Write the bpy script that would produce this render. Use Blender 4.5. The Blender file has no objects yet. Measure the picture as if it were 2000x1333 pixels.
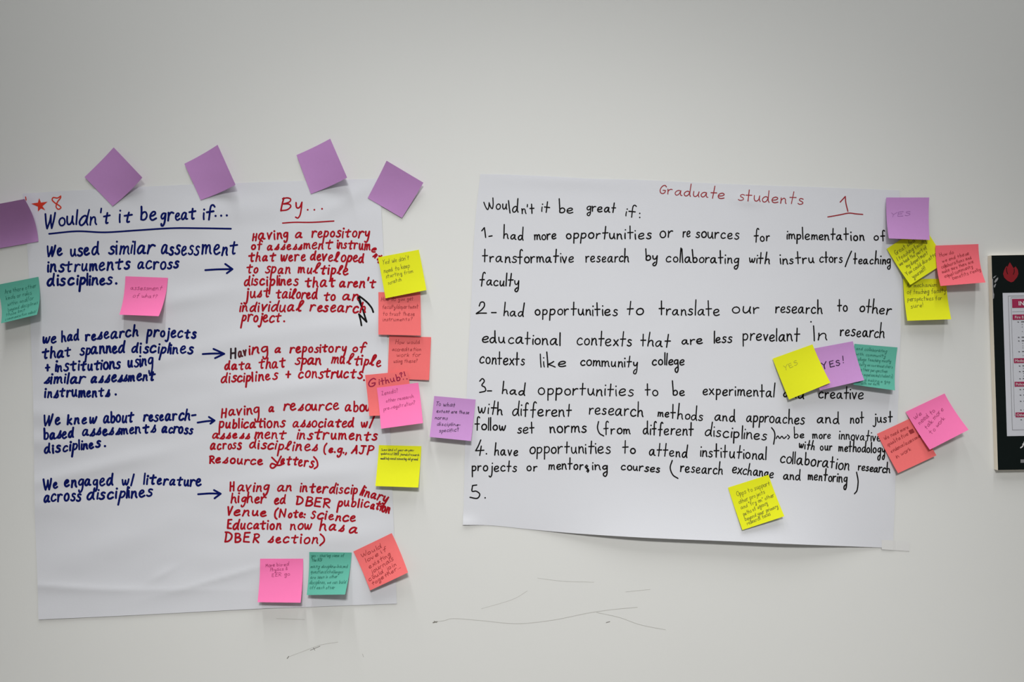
import bpy, math, random
from mathutils import Vector, noise

# ------------------------------------------------------------------ camera, world, lights, exposure
C = bpy.context.scene.collection
S = 0.0009            # metres on the wall per pixel of the 2000 x 1333 photograph
D = 1.35              # camera distance from the wall
ZC = 1.50             # camera height
cam_data = bpy.data.cameras.new('camera')
cam = bpy.data.objects.new('camera', cam_data); C.objects.link(cam)
cam.location = (0, -D, ZC); cam.rotation_euler = (math.pi / 2, 0, 0)
cam_data.sensor_width = 36; cam_data.lens = 36 * D / (2000 * S); cam_data.clip_start = 0.01
sc = bpy.context.scene
sc.camera = cam
sc.view_settings.view_transform = 'Standard'; sc.view_settings.look = 'None'
sc.view_settings.gamma = 1; sc.view_settings.use_curve_mapping = False
sc.view_settings.exposure = 0.0

world = bpy.data.worlds.new('world'); sc.world = world
world.use_nodes = True
bg = world.node_tree.nodes['Background']
bg.inputs[0].default_value = (0.97, 0.99, 1.0, 1); bg.inputs[1].default_value = 0.27

CEIL = 3.25
def strip(x, y0, y1, w, power):
    """a fluorescent ceiling strip running away from the wall"""
    d = bpy.data.lights.new('ceiling_strip_light', 'AREA'); d.shape = 'RECTANGLE'
    d.size = w; d.size_y = abs(y1 - y0); d.energy = power; d.color = (0.985, 0.995, 1.0)
    d.spread = math.radians(105)          # beam narrowed so less light reaches the upper wall
    o = bpy.data.objects.new('ceiling_strip_light', d); C.objects.link(o)
    o.location = (x, (y0 + y1) / 2, CEIL - 0.05)
strip(-0.6, -0.3, -1.2, 0.06, 7.4)
strip(0.16, -0.3, -1.2, 0.06, 4.1)
strip(0.9, -0.3, -1.2, 0.06, 5.7)
sd = bpy.data.lights.new('added_vignette_spot', 'SPOT'); sd.energy = 510; sd.spot_size = math.radians(51); sd.spot_blend = 1.0  # added unseen spot: its soft pool of light imitates lens vignetting on the wall
sd.shadow_soft_size = 0.3; sd.color = (1, 0.99, 0.965)
spot = bpy.data.objects.new('added_vignette_spot', sd); C.objects.link(spot)
spot.location = (0.05, -3.0, CEIL - 0.05)
spot.rotation_euler = (Vector((0.04, 0, 0.66)) - spot.location).to_track_quat('-Z', 'Y').to_euler()

# ------------------------------------------------------------------ materials
def lin(c):
    return tuple((v / 255 / 12.92 if v / 255 <= 0.04045 else ((v / 255 + 0.055) / 1.055) ** 2.4) for v in c)
def mat(name, col, rough=0.8, bump=0.0, bscale=200.0, vary=0.0, vscale=30.0, translucent=0.0, spec=0.3):
    m = bpy.data.materials.new(name); m.use_nodes = True
    nt = m.node_tree; b = nt.nodes['Principled BSDF']
    b.inputs['Roughness'].default_value = rough
    b.inputs['Specular IOR Level'].default_value = spec
    base = (*col, 1)
    b.inputs['Base Color'].default_value = base
    tc = nt.nodes.new('ShaderNodeTexCoord')
    if vary:
        n = nt.nodes.new('ShaderNodeTexNoise'); n.inputs['Scale'].default_value = vscale; n.inputs['Detail'].default_value = 4
        r = nt.nodes.new('ShaderNodeMapRange')
        r.inputs['To Min'].default_value = 1 - vary; r.inputs['To Max'].default_value = 1 + vary
        mx = nt.nodes.new('ShaderNodeVectorMath'); mx.operation = 'SCALE'
        mx.inputs[0].default_value = col
        nt.links.new(tc.outputs['Object'], n.inputs['Vector']); nt.links.new(n.outputs['Fac'], r.inputs['Value'])
        nt.links.new(r.outputs['Result'], mx.inputs['Scale']); nt.links.new(mx.outputs['Vector'], b.inputs['Base Color'])
    if bump:
        n2 = nt.nodes.new('ShaderNodeTexNoise'); n2.inputs['Scale'].default_value = bscale; n2.inputs['Detail'].default_value = 3
        bp = nt.nodes.new('ShaderNodeBump'); bp.inputs['Strength'].default_value = bump; bp.inputs['Distance'].default_value = 0.001
        nt.links.new(tc.outputs['Object'], n2.inputs['Vector']); nt.links.new(n2.outputs['Fac'], bp.inputs['Height'])
        nt.links.new(bp.outputs['Normal'], b.inputs['Normal'])
    if translucent:
        out = nt.nodes['Material Output']
        tr = nt.nodes.new('ShaderNodeBsdfTranslucent'); tr.inputs['Color'].default_value = base
        ms = nt.nodes.new('ShaderNodeMixShader'); ms.inputs[0].default_value = translucent
        nt.links.new(b.outputs[0], ms.inputs[1]); nt.links.new(tr.outputs[0], ms.inputs[2]); nt.links.new(ms.outputs[0], out.inputs['Surface'])
    return m

M = dict(
    wall=mat('painted_wall', (0.72, 0.725, 0.705), 0.6, 0.06, 260, 0.008, 6),
    floor=mat('carpet', (0.30, 0.27, 0.24), 0.95, 0.6, 400, 0.1, 90),
    ceiling=mat('ceiling_paint', (0.78, 0.78, 0.76), 0.9, 0.2, 120),
    paper=mat('flipchart_paper', (0.732, 0.743, 0.785), 0.75, 0.08, 500, 0.01, 20, 0.08),
    purple=mat('purple_note_paper', (0.57, 0.29, 0.615), 0.8, 0.05, 600, 0.03, 200, 0.12),
    yellow=mat('yellow_note_paper', (0.82, 0.84, 0.012), 0.8, 0.05, 600, 0.02, 200, 0.12),
    pink=mat('pink_note_paper', (1.0, 0.215, 0.50), 0.8, 0.05, 600, 0.02, 200, 0.12),
    coral=mat('coral_note_paper', (0.94, 0.185, 0.185), 0.8, 0.05, 600, 0.03, 200, 0.12),
    salmon=mat('salmon_note_paper', (0.96, 0.17, 0.21), 0.8, 0.05, 600, 0.03, 200, 0.12),
    teal=mat('teal_note_paper', (0.12, 0.46, 0.355), 0.8, 0.05, 600, 0.03, 200, 0.12),
    blue_ink=mat('blue_marker_ink', (0.002, 0.007, 0.11), 0.8, vary=0.2, vscale=120, spec=0.08),
    red_ink=mat('red_marker_ink', (0.38, 0.006, 0.015), 0.8, vary=0.22, vscale=90, spec=0.08),
    maroon_ink=mat('maroon_marker_ink', (0.09, 0.006, 0.012), 0.55),
    dark_ink=mat('blackened_red_ink', (0.014, 0.004, 0.010), 0.55),
    black_ink=mat('black_marker_ink', (0.006, 0.005, 0.005), 0.8, vary=0.2, vscale=120, spec=0.08),
    thin_red=mat('thin_red_ink', (0.30, 0.012, 0.02), 0.55),
    orange_ink=mat('orange_red_ink', (0.62, 0.035, 0.012), 0.55, vary=0.15, vscale=150),
    magenta_ink=mat('magenta_ink', (0.30, 0.002, 0.05), 0.55),
    pen=mat('dark_pen_ink', (0.03, 0.03, 0.03), 0.6),
    pen_green=mat('pen_ink_on_teal', (0.02, 0.15, 0.11), 0.6),
    pen_olive=mat('pen_ink_on_yellow', (0.17, 0.17, 0.012), 0.6),
    pen_faint=mat('faint_pen_ink_on_yellow', (0.36, 0.36, 0.03), 0.6),
    pen_red=mat('pen_ink_on_coral', (0.31, 0.025, 0.03), 0.6),
    pen_pink=mat('pen_ink_on_pink', (0.38, 0.04, 0.15), 0.6),
    pen_purple=mat('faint_pen_ink_on_purple', (0.30, 0.12, 0.36), 0.6),
    pen_violet=mat('dark_pen_ink_on_purple', (0.035, 0.008, 0.05), 0.6),
    board=mat('black_board_print', (0.004, 0.0075, 0.007), 0.5, vary=0.1, vscale=50, spec=0.12),
    board_edge=mat('board_edge_foam', (0.86, 0.79, 0.66), 0.8),
    insert=mat('printed_sheet', (0.62, 0.63, 0.68), 0.6),
    banner=mat('crimson_print', (0.36, 0.02, 0.08), 0.6),
    flame=mat('flame_print', (0.27, 0.009, 0.016), 0.5),
    white=mat('white_print', (0.75, 0.74, 0.75), 0.6),
    grey=mat('grey_print', (0.22, 0.22, 0.23), 0.6),
    text=mat('dark_print', (0.04, 0.04, 0.045), 0.6),
    scuff=mat('scuff_dirt', (0.42, 0.41, 0.38), 0.8),
    scuff_dark=mat('scuff_dirt_dark', (0.20, 0.19, 0.17), 0.8),
    chip=mat('chipped_board', (0.30, 0.30, 0.31), 0.8, vary=0.5, vscale=500),
    tape=mat('matt_tape', (0.72, 0.72, 0.71), 0.35, spec=0.5),
)

# ------------------------------------------------------------------ helpers
def place(px, py, h):
    """point seen at photo pixel (px, py) that stands h metres in front of the wall"""
    t = (D - h) / D
    return Vector(((px - 1000) * S * t, -h, ZC - (py - 666.5) * S * t))

def build(name, verts, faces, m, parent=None, solid=0.0, smooth=True):
    me = bpy.data.meshes.new(name)
    verts = [Vector(v) for v in verts]
    if parent is None:
        lo = Vector([min(v[i] for v in verts) for i in range(3)]); hi = Vector([max(v[i] for v in verts) for i in range(3)])
        org = Vector(((lo[0] + hi[0]) / 2, hi[1], lo[2]))
    else:
        org = parent['_o']; org = Vector(org)
    me.from_pydata([v - org for v in verts], [], faces)
    me.materials.append(m)
    for p in me.polygons: p.use_smooth = smooth
    o = bpy.data.objects.new(name, me); C.objects.link(o)
    if parent is None:
        o.location = org
    else:
        o.parent = parent
    o['_o'] = tuple(org)
    if solid:
        md = o.modifiers.new('sheet_thickness', 'SOLIDIFY'); md.thickness = solid; md.offset = -1
    return o
def tag(o, label=None, cat=None, group=None, kind=None):
    if label: o['label'] = label
    if cat: o['category'] = cat
    if group: o['group'] = group
    if kind: o['kind'] = kind
    return o

def grid(name, v, nx, ny, m, t=0.0002):
    """a thin sheet over a (nx+1) x (ny+1) grid of points: front, back and a crisp rim"""
    n = len(v); f = []
    row = nx + 1
    for j in range(ny):
        for i in range(nx):
            a = j * row + i
            f.append((a, a + row, a + row + 1, a + 1))
    q = f[0]; nr = (v[q[1]] - v[q[0]]).cross(v[q[2]] - v[q[0]])
    if nr.y > 0: f = [tuple(reversed(q)) for q in f]
    ring = list(range(row)) + [j * row + nx for j in range(1, ny + 1)] + [ny * row + i for i in range(nx - 1, -1, -1)] + [j * row for j in range(ny - 1, 0, -1)]
    back = [tuple(n + i for i in reversed(q)) for q in f]
    rim = [(a, b, n + b, n + a) for a, b in zip(ring, ring[1:] + ring[:1])]
    c = sum(v, Vector()) / n
    q = rim[0]; nr = (Vector(v[q[1]]) - v[q[0]]).cross(Vector((0, 1, 0)))
    if nr.dot(v[q[0]] - c) < 0: rim = [tuple(reversed(q)) for q in rim]
    o = build(name, list(v) + [p + Vector((0, t, 0)) for p in v], f + back + rim, m)
    rs = {(min(a, b), max(a, b)) for a, b in zip(ring, ring[1:] + ring[:1])}; rs |= {(a + n, b + n) for a, b in rs}
    for e in o.data.edges:
        a, b = e.vertices
        if (min(a, b), max(a, b)) in rs: e.use_edge_sharp = True
    return o

def curve(pts, step):
    """Catmull-Rom through pts, a sample about every `step`"""
    if len(pts) < 3:
        return list(pts)
    out = []
    P = [(2 * pts[0][0] - pts[1][0], 2 * pts[0][1] - pts[1][1])] + list(pts) + [(2 * pts[-1][0] - pts[-2][0], 2 * pts[-1][1] - pts[-2][1])]
    for i in range(1, len(P) - 2):
        p0, p1, p2, p3 = P[i - 1], P[i], P[i + 1], P[i + 2]
        n = max(2, min(10, int(math.hypot(p2[0] - p1[0], p2[1] - p1[1]) / step) + 1))
        for k in range(n):
            t = k / n; t2 = t * t; t3 = t2 * t
            out.append(tuple(0.5 * (2 * p1[j] + (p2[j] - p0[j]) * t + (2 * p0[j] - 5 * p1[j] + 4 * p2[j] - p3[j]) * t2
                                    + (3 * p1[j] - p0[j] - 3 * p2[j] + p3[j]) * t3) for j in (0, 1)))
    out.append(tuple(pts[-1]))
    return out

class Ink:
    """strokes laid on a surface: f(a, b, lift) -> world point"""
    def __init__(self, f, lift=0.00015):
        self.v = []; self.q = []; self.f = f; self.lift = lift; self.n = 0
    def _z(self):
        self.n += 1
        return self.lift + 0.000006 * (self.n % 9)
    def dot(self, x, y, r):
        z = self._z(); b = len(self.v)
        for k in range(10):
            a = k * math.tau / 10
            self.v.append(self.f(x + r * math.cos(a), y + r * math.sin(a), z))
        self.q.append(tuple(range(b, b + 10)))
    def poly(self, pts):
        z = self._z(); b = len(self.v)
        for p in pts: self.v.append(self.f(p[0], p[1], z))
        self.q.append(tuple(range(b, b + len(pts))))
    def stroke(self, pts, w, step=1.6, smooth=True, taper=0.0):
        if len(pts) == 1:
            return self.dot(pts[0][0], pts[0][1], w * 0.62)
        P = curve(pts, step) if smooth else list(pts)
        Q = [P[0]]
        for p in P[1:]:
            if math.hypot(p[0] - Q[-1][0], p[1] - Q[-1][1]) > 0.05 * w: Q.append(p)
        P = Q
        if len(P) < 2:
            return self.dot(P[0][0], P[0][1], w * 0.6)
        z = self._z(); r = w / 2; b = len(self.v); n = len(P)
        dirs = []
        for i in range(n - 1):
            dx, dy = P[i + 1][0] - P[i][0], P[i + 1][1] - P[i][1]; l = math.hypot(dx, dy) or 1
            dirs.append((dx / l, dy / l))
        for i in range(n):
            d0 = dirs[max(0, i - 1)]; d1 = dirs[min(n - 2, i)]
            tx, ty = d0[0] + d1[0], d0[1] + d1[1]; l = math.hypot(tx, ty)
            if l < 0.35: tx, ty = d1; l = 1
            tx /= l; ty /= l
            rr = r * (1 - taper * abs(2 * i / (n - 1) - 1) ** 3)
            zi = z + 0.0000015 * i
            self.v.append(self.f(P[i][0] - ty * rr, P[i][1] + tx * rr, zi))
            self.v.append(self.f(P[i][0] + ty * rr, P[i][1] - tx * rr, zi))
            if i:
                k = b + 2 * i
                self.q.append((k - 2, k - 1, k + 1, k))
        for (p, d, s, e) in ((P[0], dirs[0], -1, 0), (P[-1], dirs[-1], 1, n - 1)):
            rr = r * (1 - taper)
            c = len(self.v); a0 = math.atan2(d[1] * s, d[0] * s)
            for k in range(7):
                a = a0 - math.pi / 2 + math.pi * k / 6
                self.v.append(self.f(p[0] + rr * math.cos(a), p[1] + rr * math.sin(a), z))
            self.q.append(tuple(range(c, c + 7)))
    def make(self, name, m, parent, label=None):
        # every ink face looks into the room
        F = []
        for f in self.q:
            a, b_, c = self.v[f[0]], self.v[f[1]], self.v[f[2]]
            nrm = (b_ - a).cross(c - a)
            F.append(f if nrm.y <= 0 else tuple(reversed(f)))
        o = build(name, self.v, F, m, parent, smooth=False)
        if label: o['label'] = label
        return o

# ------------------------------------------------------------------ handwriting alphabets (units: baseline 0, x-height 10)
def parse(s):
    out = []
    for st in s.split(';'):
        pts = []
        for p in st.split():
            corner = p.endswith('!'); p = p.rstrip('!')
            x, y = p.split(','); pts.append((float(x), float(y)))
            if corner:
                out.append(pts); pts = [(float(x), float(y))]
        if pts: out.append(pts)
    return out
BASE = {
 'a': "8,9 5.5,10 2.5,8.5 0.5,4.5 1.5,1 3.5,0.3 6,3 8,9.4! 7.9,4 8.6,1 10.4,0.4",
 'b': "0.5,20 1,10 1.2,0.6! 1,5.5 3.5,9.2 6.5,9 8,5 6.5,1.2 3.6,0 1.2,0.8",
 'c': "7.8,8.3 6,10 3,9 0.6,5 1.5,1.2 4.5,0 8,1.5",
 'd': "8,8.3 5.5,10 2.5,8.5 0.5,4.5 1.6,0.8 4,0.3 6.5,3 8,8.5;8.8,20 8.3,9 8.4,3 9.6,0",
 'e': "0.8,4.3 5,5 7.8,7.2 7.3,9.3 5,10 2,8.3 0.5,4.5 1.6,1 4.5,0 8.3,1.5",
 'f': "8,18 6.5,20 4.5,19 3.5,14 3.2,5 3,-1;0,9.5 7,10.3",
 'g': "8,8.8 5.5,10 2.5,9 0.7,5.5 2,2.5 4.5,2.3 7,5 8,9.5! 8,3 7.4,-4 5.2,-8.3 2.6,-8 2,-5.5",
 'h': "1,20 0.8,10 0.6,0! 0.9,5 3,8.8 5.5,9.5 7,7.5 7.2,3 8.4,0.2",
 'i': "1,9.5 1,4 1.4,0;1.2,15",
 'j': "4,9.5 4,0 3.2,-6 1,-8.3 -1,-6.8;4.2,14.5",
 'k': "1,20 1,10 0.8,0;7,9.5 4,6.5 1,4.6! 4,3 8,0",
 'l': "1,20 1,10 1.2,0",
 'm': "0.5,9.5 0.8,5 0.6,0! 0.9,5 2.5,8.8 4.3,9.5 5.4,7 5.4,0.5! 5.6,5 7.5,8.8 9.5,9.5 10.6,7 10.8,2.5 12,0",
 'n': "0.5,9.8 0.8,5 0.6,0! 0.9,5 3,9 5.2,9.6 6.6,7.2 6.8,3 7.9,0",
 'o': "5,10 2.2,8.8 0.5,5 1.8,1 4.5,0 7.2,1.5 8.2,5 7,8.7 4.6,10",
 'p': "1,9.5 0.8,2 0.5,-9! 1,6 3.5,9.4 6.5,9 7.8,6 6.5,2 3.5,0.5 1,1.5",
 'q': "8,8.8 5.5,10 2.5,9 0.7,5.5 2,1 4.5,0.6 7,4 8,9.5! 8,0 7.8,-9",
 'r': "0.5,9.8 0.9,5 0.7,0! 1,5 2.8,8.6 5,10 6.8,9",
 's': "6.5,9 4,10 1.8,8.5 2.2,6.3 5,4.8 6.2,2.5 4.5,0.5 2,0 0,1.2",
 't': "3.5,17 3.2,9 3,2.5 4,0.2 6.5,1;0,10.5 7,11",
 'u': "0.5,9.8 0.6,4 2,0.8 4.2,0.8 6.3,4 7.2,9.8! 7,4 8.2,0.2",
 'v': "0.3,9.8 3.2,0! 7,9.8",
 'w': "0.3,9.8 1.3,3 2.8,0.3 4.8,4 5.6,8! 6.2,3 7.8,0.4 9.8,4 11,10",
 'x': "0.5,9.5 4,5 8,0;7.5,9.8 4,5 0.3,0",
 'y': "0.5,9.8 1,4.5 3,2.5 5.5,4 7.3,9.8! 7,3 6.2,-5 4,-8.3 1.5,-6.8",
 'z': "0.5,9 7,9.5! 0.5,0.5! 7.5,0.7",
 'A': "0,0 4,8 6.5,18! 8,9 9.5,0;2,7 9,7.5",
 'B': "1,18 1,9 1.4,0;0,17 4,18 7.5,16 7,12 2,9.5! 7,9 9.5,5.5 7,1 1.4,0",
 'D': "1.5,17.5 1.8,9 1.6,0;0,17.5 5,17 9.5,12.5 9.5,6 6,1.2 1.6,0",
 'E': "8,17.5 1,17! 1,9 1.2,0.5! 9,0;1,9.2 7,9.6",
 'F': "8,17.5 1,17! 1,9 0.8,0;1,9.2 7,9.6",
 'G': "8.5,14.5 6,17.5 2.5,15 0.5,8 2,1.5 5.5,0 8,3 8.2,7!  4.5,7",
 'H': "1,18 0.8,9 0.5,0;9.5,18 9.2,9 9,0;0.8,9.2 9.3,9.6",
 'I': "1,19 1,10 1,0",
 'J': "6.5,17 6.3,6 5,1 2.5,0 0,2.5;2,17 10,17.3",
 'K': "1,18 0.8,9 0.6,0;8,18 1,8.5! 8.5,0",
 'L': "1,18 0.8,9 1,0.5! 8,0.5",
 'M': "0.5,0 1.5,17! 6,5! 10.5,17! 11.5,0",
 'N': "0.8,0 1,17.5! 8.5,0.5! 9,18",
 'O': "6,18 2.5,15.5 0.5,9 2.5,2 6,0 10,3 11.5,9 9.5,15.5 6,18",
 'P': "1,17.5 1.2,9 1,0;0,17 5,18 9,15 7.5,10 1.5,8",
 'R': "1,17.5 1.2,9 1,0;0,17 5,18 8.5,15 7,10.5 1.5,9! 5,5 9.5,0",
 'S': "8,15.5 5.5,18 2,16.5 1.5,12.5 5.5,9.5 8,6 6.5,1.5 3,0 0,2.5",
 'T': "5,17.5 5,9 5,0;0,17.3 10.5,17.8",
 'U': "0.8,17.5 0.8,6 3,0.6 6.5,0.8 9,6 9.3,17.5",
 'V': "0.3,17.5 4.2,0! 9,18",
 'W': "0,17.5 2,6 4,0! 6.5,8 7.6,15! 9,6 10.5,0! 13,9 14.5,18",
 'Y': "0.5,17.5 4.5,9.5;9,18 4.5,9.5 4,0",
 'Z': "0.5,17 8,17.5! 0.5,0.5! 9,0.5",
 "'": "1.5,19 0.8,14",
 '.': "0.8,0.7", ',': "1.4,1 1.2,-1 0.2,-3", ':': "1,1;1,8", '-': "0,5 5,5.3", '/': "0,-2 6,19",
 '!': "1.2,18 1,6;0.9,0.8", '?': "0.5,14 2,17.5 5.5,17 6,13 3.2,9.5 3,5;3,0.8",
 '(': "4,19 1,13 0.6,5 2,-1 4.5,-4", ')': "0.5,19 3.5,13 4,5 2.5,-1 0,-4",
 '+': "0,5.5 10,5.8;5,10.5 5.1,0.5", '"': "0.8,19 0.6,15;3,19 2.8,15", '&': "8,0 2,12 3.5,16 6,13 1,5 2,0.5 6,1 9,6",
 '=': "0,3 7,3;0,7 7,7",
}
ALT_LEFT = {   # the rounder, faster hand on the portrait sheet
 'a': "8,8.5 5.6,10 2.4,8.5 0.3,4 1.2,0.6 3.5,0.5 6.5,4 8.2,9! 7.7,4 8.3,0.8 10.6,0.9",
 'c': "8,8.6 6,10 2.8,8.8 0.5,4.6 1.4,1 4.5,0 8.6,2",
 'd': "8,8.3 5.5,10 2.3,8.2 0.3,4 1.5,0.6 4,0.4 6.5,3.4 8,8.5;9,20 8.3,9 8.3,3 9.8,0.3",
 'e': "0.6,4.6 4.2,5.4 6.8,7.6 5.8,9.8 3.2,9.5 0.8,6 1.2,2 4,0 8.4,2",
 'f': "9,17 7.2,19.8 4.8,19 3.8,14 3.4,5 3,-1.5;0,9 8,10.2",
 'h': "1.4,20 1,10 0.5,0! 1,5 3,8.8 5.5,9.5 7,7.5 7.2,3 8.8,0.4",
 'n': "0.5,9.8 0.8,5 0.4,0! 0.9,5 3,9 5.4,9.6 6.6,7.2 6.8,3 8.4,0.4",
 'm': "0.5,9.5 0.8,5 0.4,0! 0.9,5 2.7,8.8 4.5,9.5 5.4,7 5.3,0.5! 5.6,5 7.6,8.8 9.6,9.5 10.6,7 10.8,2.5 12.4,0.4",
 'p': "1.4,10 1,2 0.2,-11! 1,6 3.6,9.6 6.6,9.2 7.8,6 6.3,2 3.4,0.6 1,1.8",
 'r': "0.4,9.6 0.9,5 0.6,0! 1,5 2.6,8.4 5,10 8,9",
 's': "6.8,9.2 4.5,10.2 2,8.8 2.4,6.5 5.4,4.8 6.4,2.3 4.4,0.3 1.6,0 -0.4,1.2",
 '$': "-1,0.6 2,4 5,10.4! 4.6,7 6.2,3.6 5,0.8 2,0.3 0.4,1.8",
 't': "4,16.5 3.3,8 3,2.2 4,0.3 6.2,1;-1.4,9.4 8.6,11",
 '^': "-0.5,2 4.5,8 8,16 7.4,20 5,19.5 3.2,13 2.4,5 3.4,0.6 6,0.8",
 'u': "0.5,9.8 0.5,4 1.8,0.6 4.2,0.8 6.3,4 7.2,9.8! 7,4 8.6,0.4",
 'v': "0.3,9.8 2.8,0.2! 5,6 7.6,10",
 'w': "0.3,9.8 1.1,3 2.6,0.4 4.6,4 5.6,8.4! 6,3 7.6,0.4 9.8,4 11.2,10",
 'y': "0.5,9.8 1,4 3,2.2 5.5,4 7.4,9.8! 7,2 5.8,-6 3.4,-9.5 0.6,-8.4",
 'W': "0,18 1.6,7 3.4,0! 6.4,9 7.4,16! 8.2,6 9.4,0! 11.5,9 12.8,18.5",
}
ALT_RIGHT = {  # the spare upright hand on the right sheet
 't': "3.6,19 3.4,9 3.2,0;0,10.2 7.6,10.6",
 'g': "7.4,8.8 5,10 2.2,8.6 0.6,5.4 2,2.2 4.4,2.4 6.6,5 7.6,9.8! 7.4,2 7.2,-6 5.2,-10.5 2.2,-9.6 1.8,-6 5.5,-3",
 'y': "0.5,9.8 1,5 3,3 5.4,4.6 7.4,9.8! 7,2 6.4,-6 4.4,-10 1.6,-9.6 1.2,-6.5 4.4,-3",
 'f': "7.8,18.5 6.2,20 4.4,18.5 3.8,14 3.6,5 3.4,-2;0,9.2 7,9.8",
 'r': "0.6,9.8 0.8,5 0.7,0! 1,5.4 3,8.8 5.2,10 6.6,9.6",
 'W': "0,13 1.4,5 3.4,0 5.4,4 6.6,11! 7.6,4 9.6,0.6 11.4,7 12.4,18",
}
def font(alt):
    d = dict(BASE); d.update(alt)
    return {k: parse(v) for k, v in d.items()}
LEFT, RIGHT = font(ALT_LEFT), font(ALT_RIGHT)
RNG = random.Random(7)

def write(ink, text, x0, y0, x1, y1, xh, w, fnt, k=1.0, slant=0.0, kd=1.0, jit=1.0, step=1.6):
    """write `text` with its ink spanning (x0, y0)-(x1, y1) along the baseline"""
    strokes = []; pen = 0.0; mn, mx = 1e9, -1e9
    for ch in text:
        if ch == ' ':
            pen += 7; continue
        g = fnt[ch]
        gx0 = min(p[0] for s in g for p in s); gx1 = max(p[0] for s in g for p in s)
        sc_ = 1 + RNG.uniform(-0.07, 0.07) * jit; dy = RNG.uniform(-0.55, 0.55) * jit; rot = RNG.uniform(-0.06, 0.06) * jit
        low = ch.islower() or ch in '$^'
        for s in g:
            q = []
            for (x, y) in s:
                if low and y > 10 and not len(s) == 1: y = 10 + (y - 10) * k
                elif low and len(s) == 1: y = 10 + (y - 10) * (0.5 + 0.5 * k)
                if y < 0 and low: y *= kd
                x -= gx0
                x, y = x * sc_, y * sc_
                xx = x + y * (slant + rot)
                q.append((pen + xx, y + dy))
            strokes.append(q)
            for (x, y) in q: mn = min(mn, x); mx = max(mx, x)
        pen += (gx1 - gx0) * sc_ + (1.9 + 0.75 * w * 10 / xh) * (1 + RNG.uniform(-0.2, 0.2) * jit)
    L = math.hypot(x1 - x0, y1 - y0); ux, uy = (x1 - x0) / L, (y1 - y0) / L
    hs = (L - w) / max(mx - mn, 1e-6); vs = xh / 10
    for q in strokes:
        P = []
        for (x, y) in q:
            a = w / 2 + (x - mn) * hs; h = y * vs
            P.append((x0 + ux * a + uy * h, y0 + uy * a - ux * h))
        ink.stroke(P, w * (1 + RNG.uniform(-0.08, 0.08) * jit), step)

# ------------------------------------------------------------------ the setting
def slab(name, x0, x1, y0, y1, z0, z1, m):
    v = [(x, y, z) for x in (x0, x1) for y in (y0, y1) for z in (z0, z1)]
    f = [(0, 1, 3, 2), (4, 6, 7, 5), (0, 4, 5, 1), (2, 3, 7, 6), (0, 2, 6, 4), (1, 5, 7, 3)]
    o = build(name, v, f, m, smooth=False)
    o['kind'] = 'structure'
    return o
wall = slab('wall_back', -4, 4, 0, 0.12, 0, CEIL, M['wall'])
floor = slab('floor', -4, 4, -6, 0, -0.1, 0, M['floor'])
ceiling = slab('ceiling', -4, 4, -6, 0, CEIL, CEIL + 0.1, M['ceiling'])

def on_wall(x, y, lift): return place(x, y, lift)
def scuff(strokes, m):
    k = Ink(on_wall, 0.00012)
    for pts, w in strokes: k.stroke(pts, w, 6)
    k.make('scuff_mark', M[m], wall)
scuff([([(847, 1216), (868, 1213), (886, 1209), (940, 1213), (1010, 1219), (1080, 1212), (1150, 1198), (1200, 1191), (1245, 1187)], 0.7)], 'scuff')
scuff([([(1165, 1197), (1210, 1207), (1250, 1221), (1300, 1231)], 0.7)], 'scuff')
scuff([([(846, 1217), (854, 1215)], 2.2), ([(848, 1214), (853, 1217)], 1.2)], 'scuff_dark')
scuff([([(561, 1287), (564, 1283)], 1.6), ([(606, 1271), (625, 1263)], 1.0), ([(612, 1266), (615, 1271)], 1.0)], 'scuff_dark')
scuff([([(566, 1283), (590, 1274), (625, 1261), (660, 1255)], 0.6)], 'scuff')
scuff([([(1184, 1217), (1191, 1215)], 1.4)], 'scuff_dark')
scuff([([(708, 1278), (710, 1284)], 0.8), ([(540, 1209), (595, 1211)], 0.6)], 'scuff')
scuff([([(940, 1190), (1000, 1172), (1030, 1155)], 0.5), ([(1222, 1157), (1270, 1152)], 0.6), ([(1050, 1130), (1100, 1136), (1160, 1138)], 0.5)], 'scuff')

# ------------------------------------------------------------------ the two big sheets
def gauss(x, y, cx, cy, ang, lx, ly):
    crease = ly < 0; ly = abs(ly)
    c, s = math.cos(math.radians(ang)), math.sin(math.radians(ang))
    dx, dy = x - cx, y - cy
    a, b = (dx * c + dy * s) / lx, (-dx * s + dy * c) / ly
    return math.exp(-a * a - (abs(b) ** 1.1 if crease else b * b))
LEFT_FOLDS = [(100, 815, 8, 130, 22, 1.5), (90, 865, 5, 110, 20, 1.3), (150, 925, -14, 170, 16, 1.5), (80, 985, -6, 110, 26, 1.2),
              (110, 1146, 3, 110, -9, 1.1), (280, 1153, 0, 160, -7, 0.6), (430, 1130, -16, 110, -8, 1.0), (318, 1122, -30, 32, -7, 0.8),
              (230, 1060, -20, 130, 30, 1.0), (330, 700, -14, 130, 18, 0.9), (360, 585, -12, 90, 16, 0.8), (560, 760, -10, 170, 22, 1.2),
              (600, 930, -8, 170, 22, 1.0), (640, 640, -6, 150, 22, 0.9), (420, 420, -6, 160, 26, 0.8), (660, 400, -30, 80, 16, 0.8), (620, 1060, -10, 160, 22, 1.0)]
def h_left(x, y):
    h = 0.0012
    for (cx, cy, a, lx, ly, amp) in LEFT_FOLDS: h += amp * 0.0016 * gauss(x, y, cx, cy, a, lx, ly)
    h += 0.0007 * (noise.noise((x / 190, y / 55, 3.3)) + 0.5 * noise.noise((x / 70, y / 40, 8.1)))
    h += 0.004 * gauss(x, y, 45, 377, 0, 26, 26)          # loose upper left corner
    h += 0.0022 * max(0, (y - 1100) / 100) ** 2 * 0.5
    return max(h, 0.0005)
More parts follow.
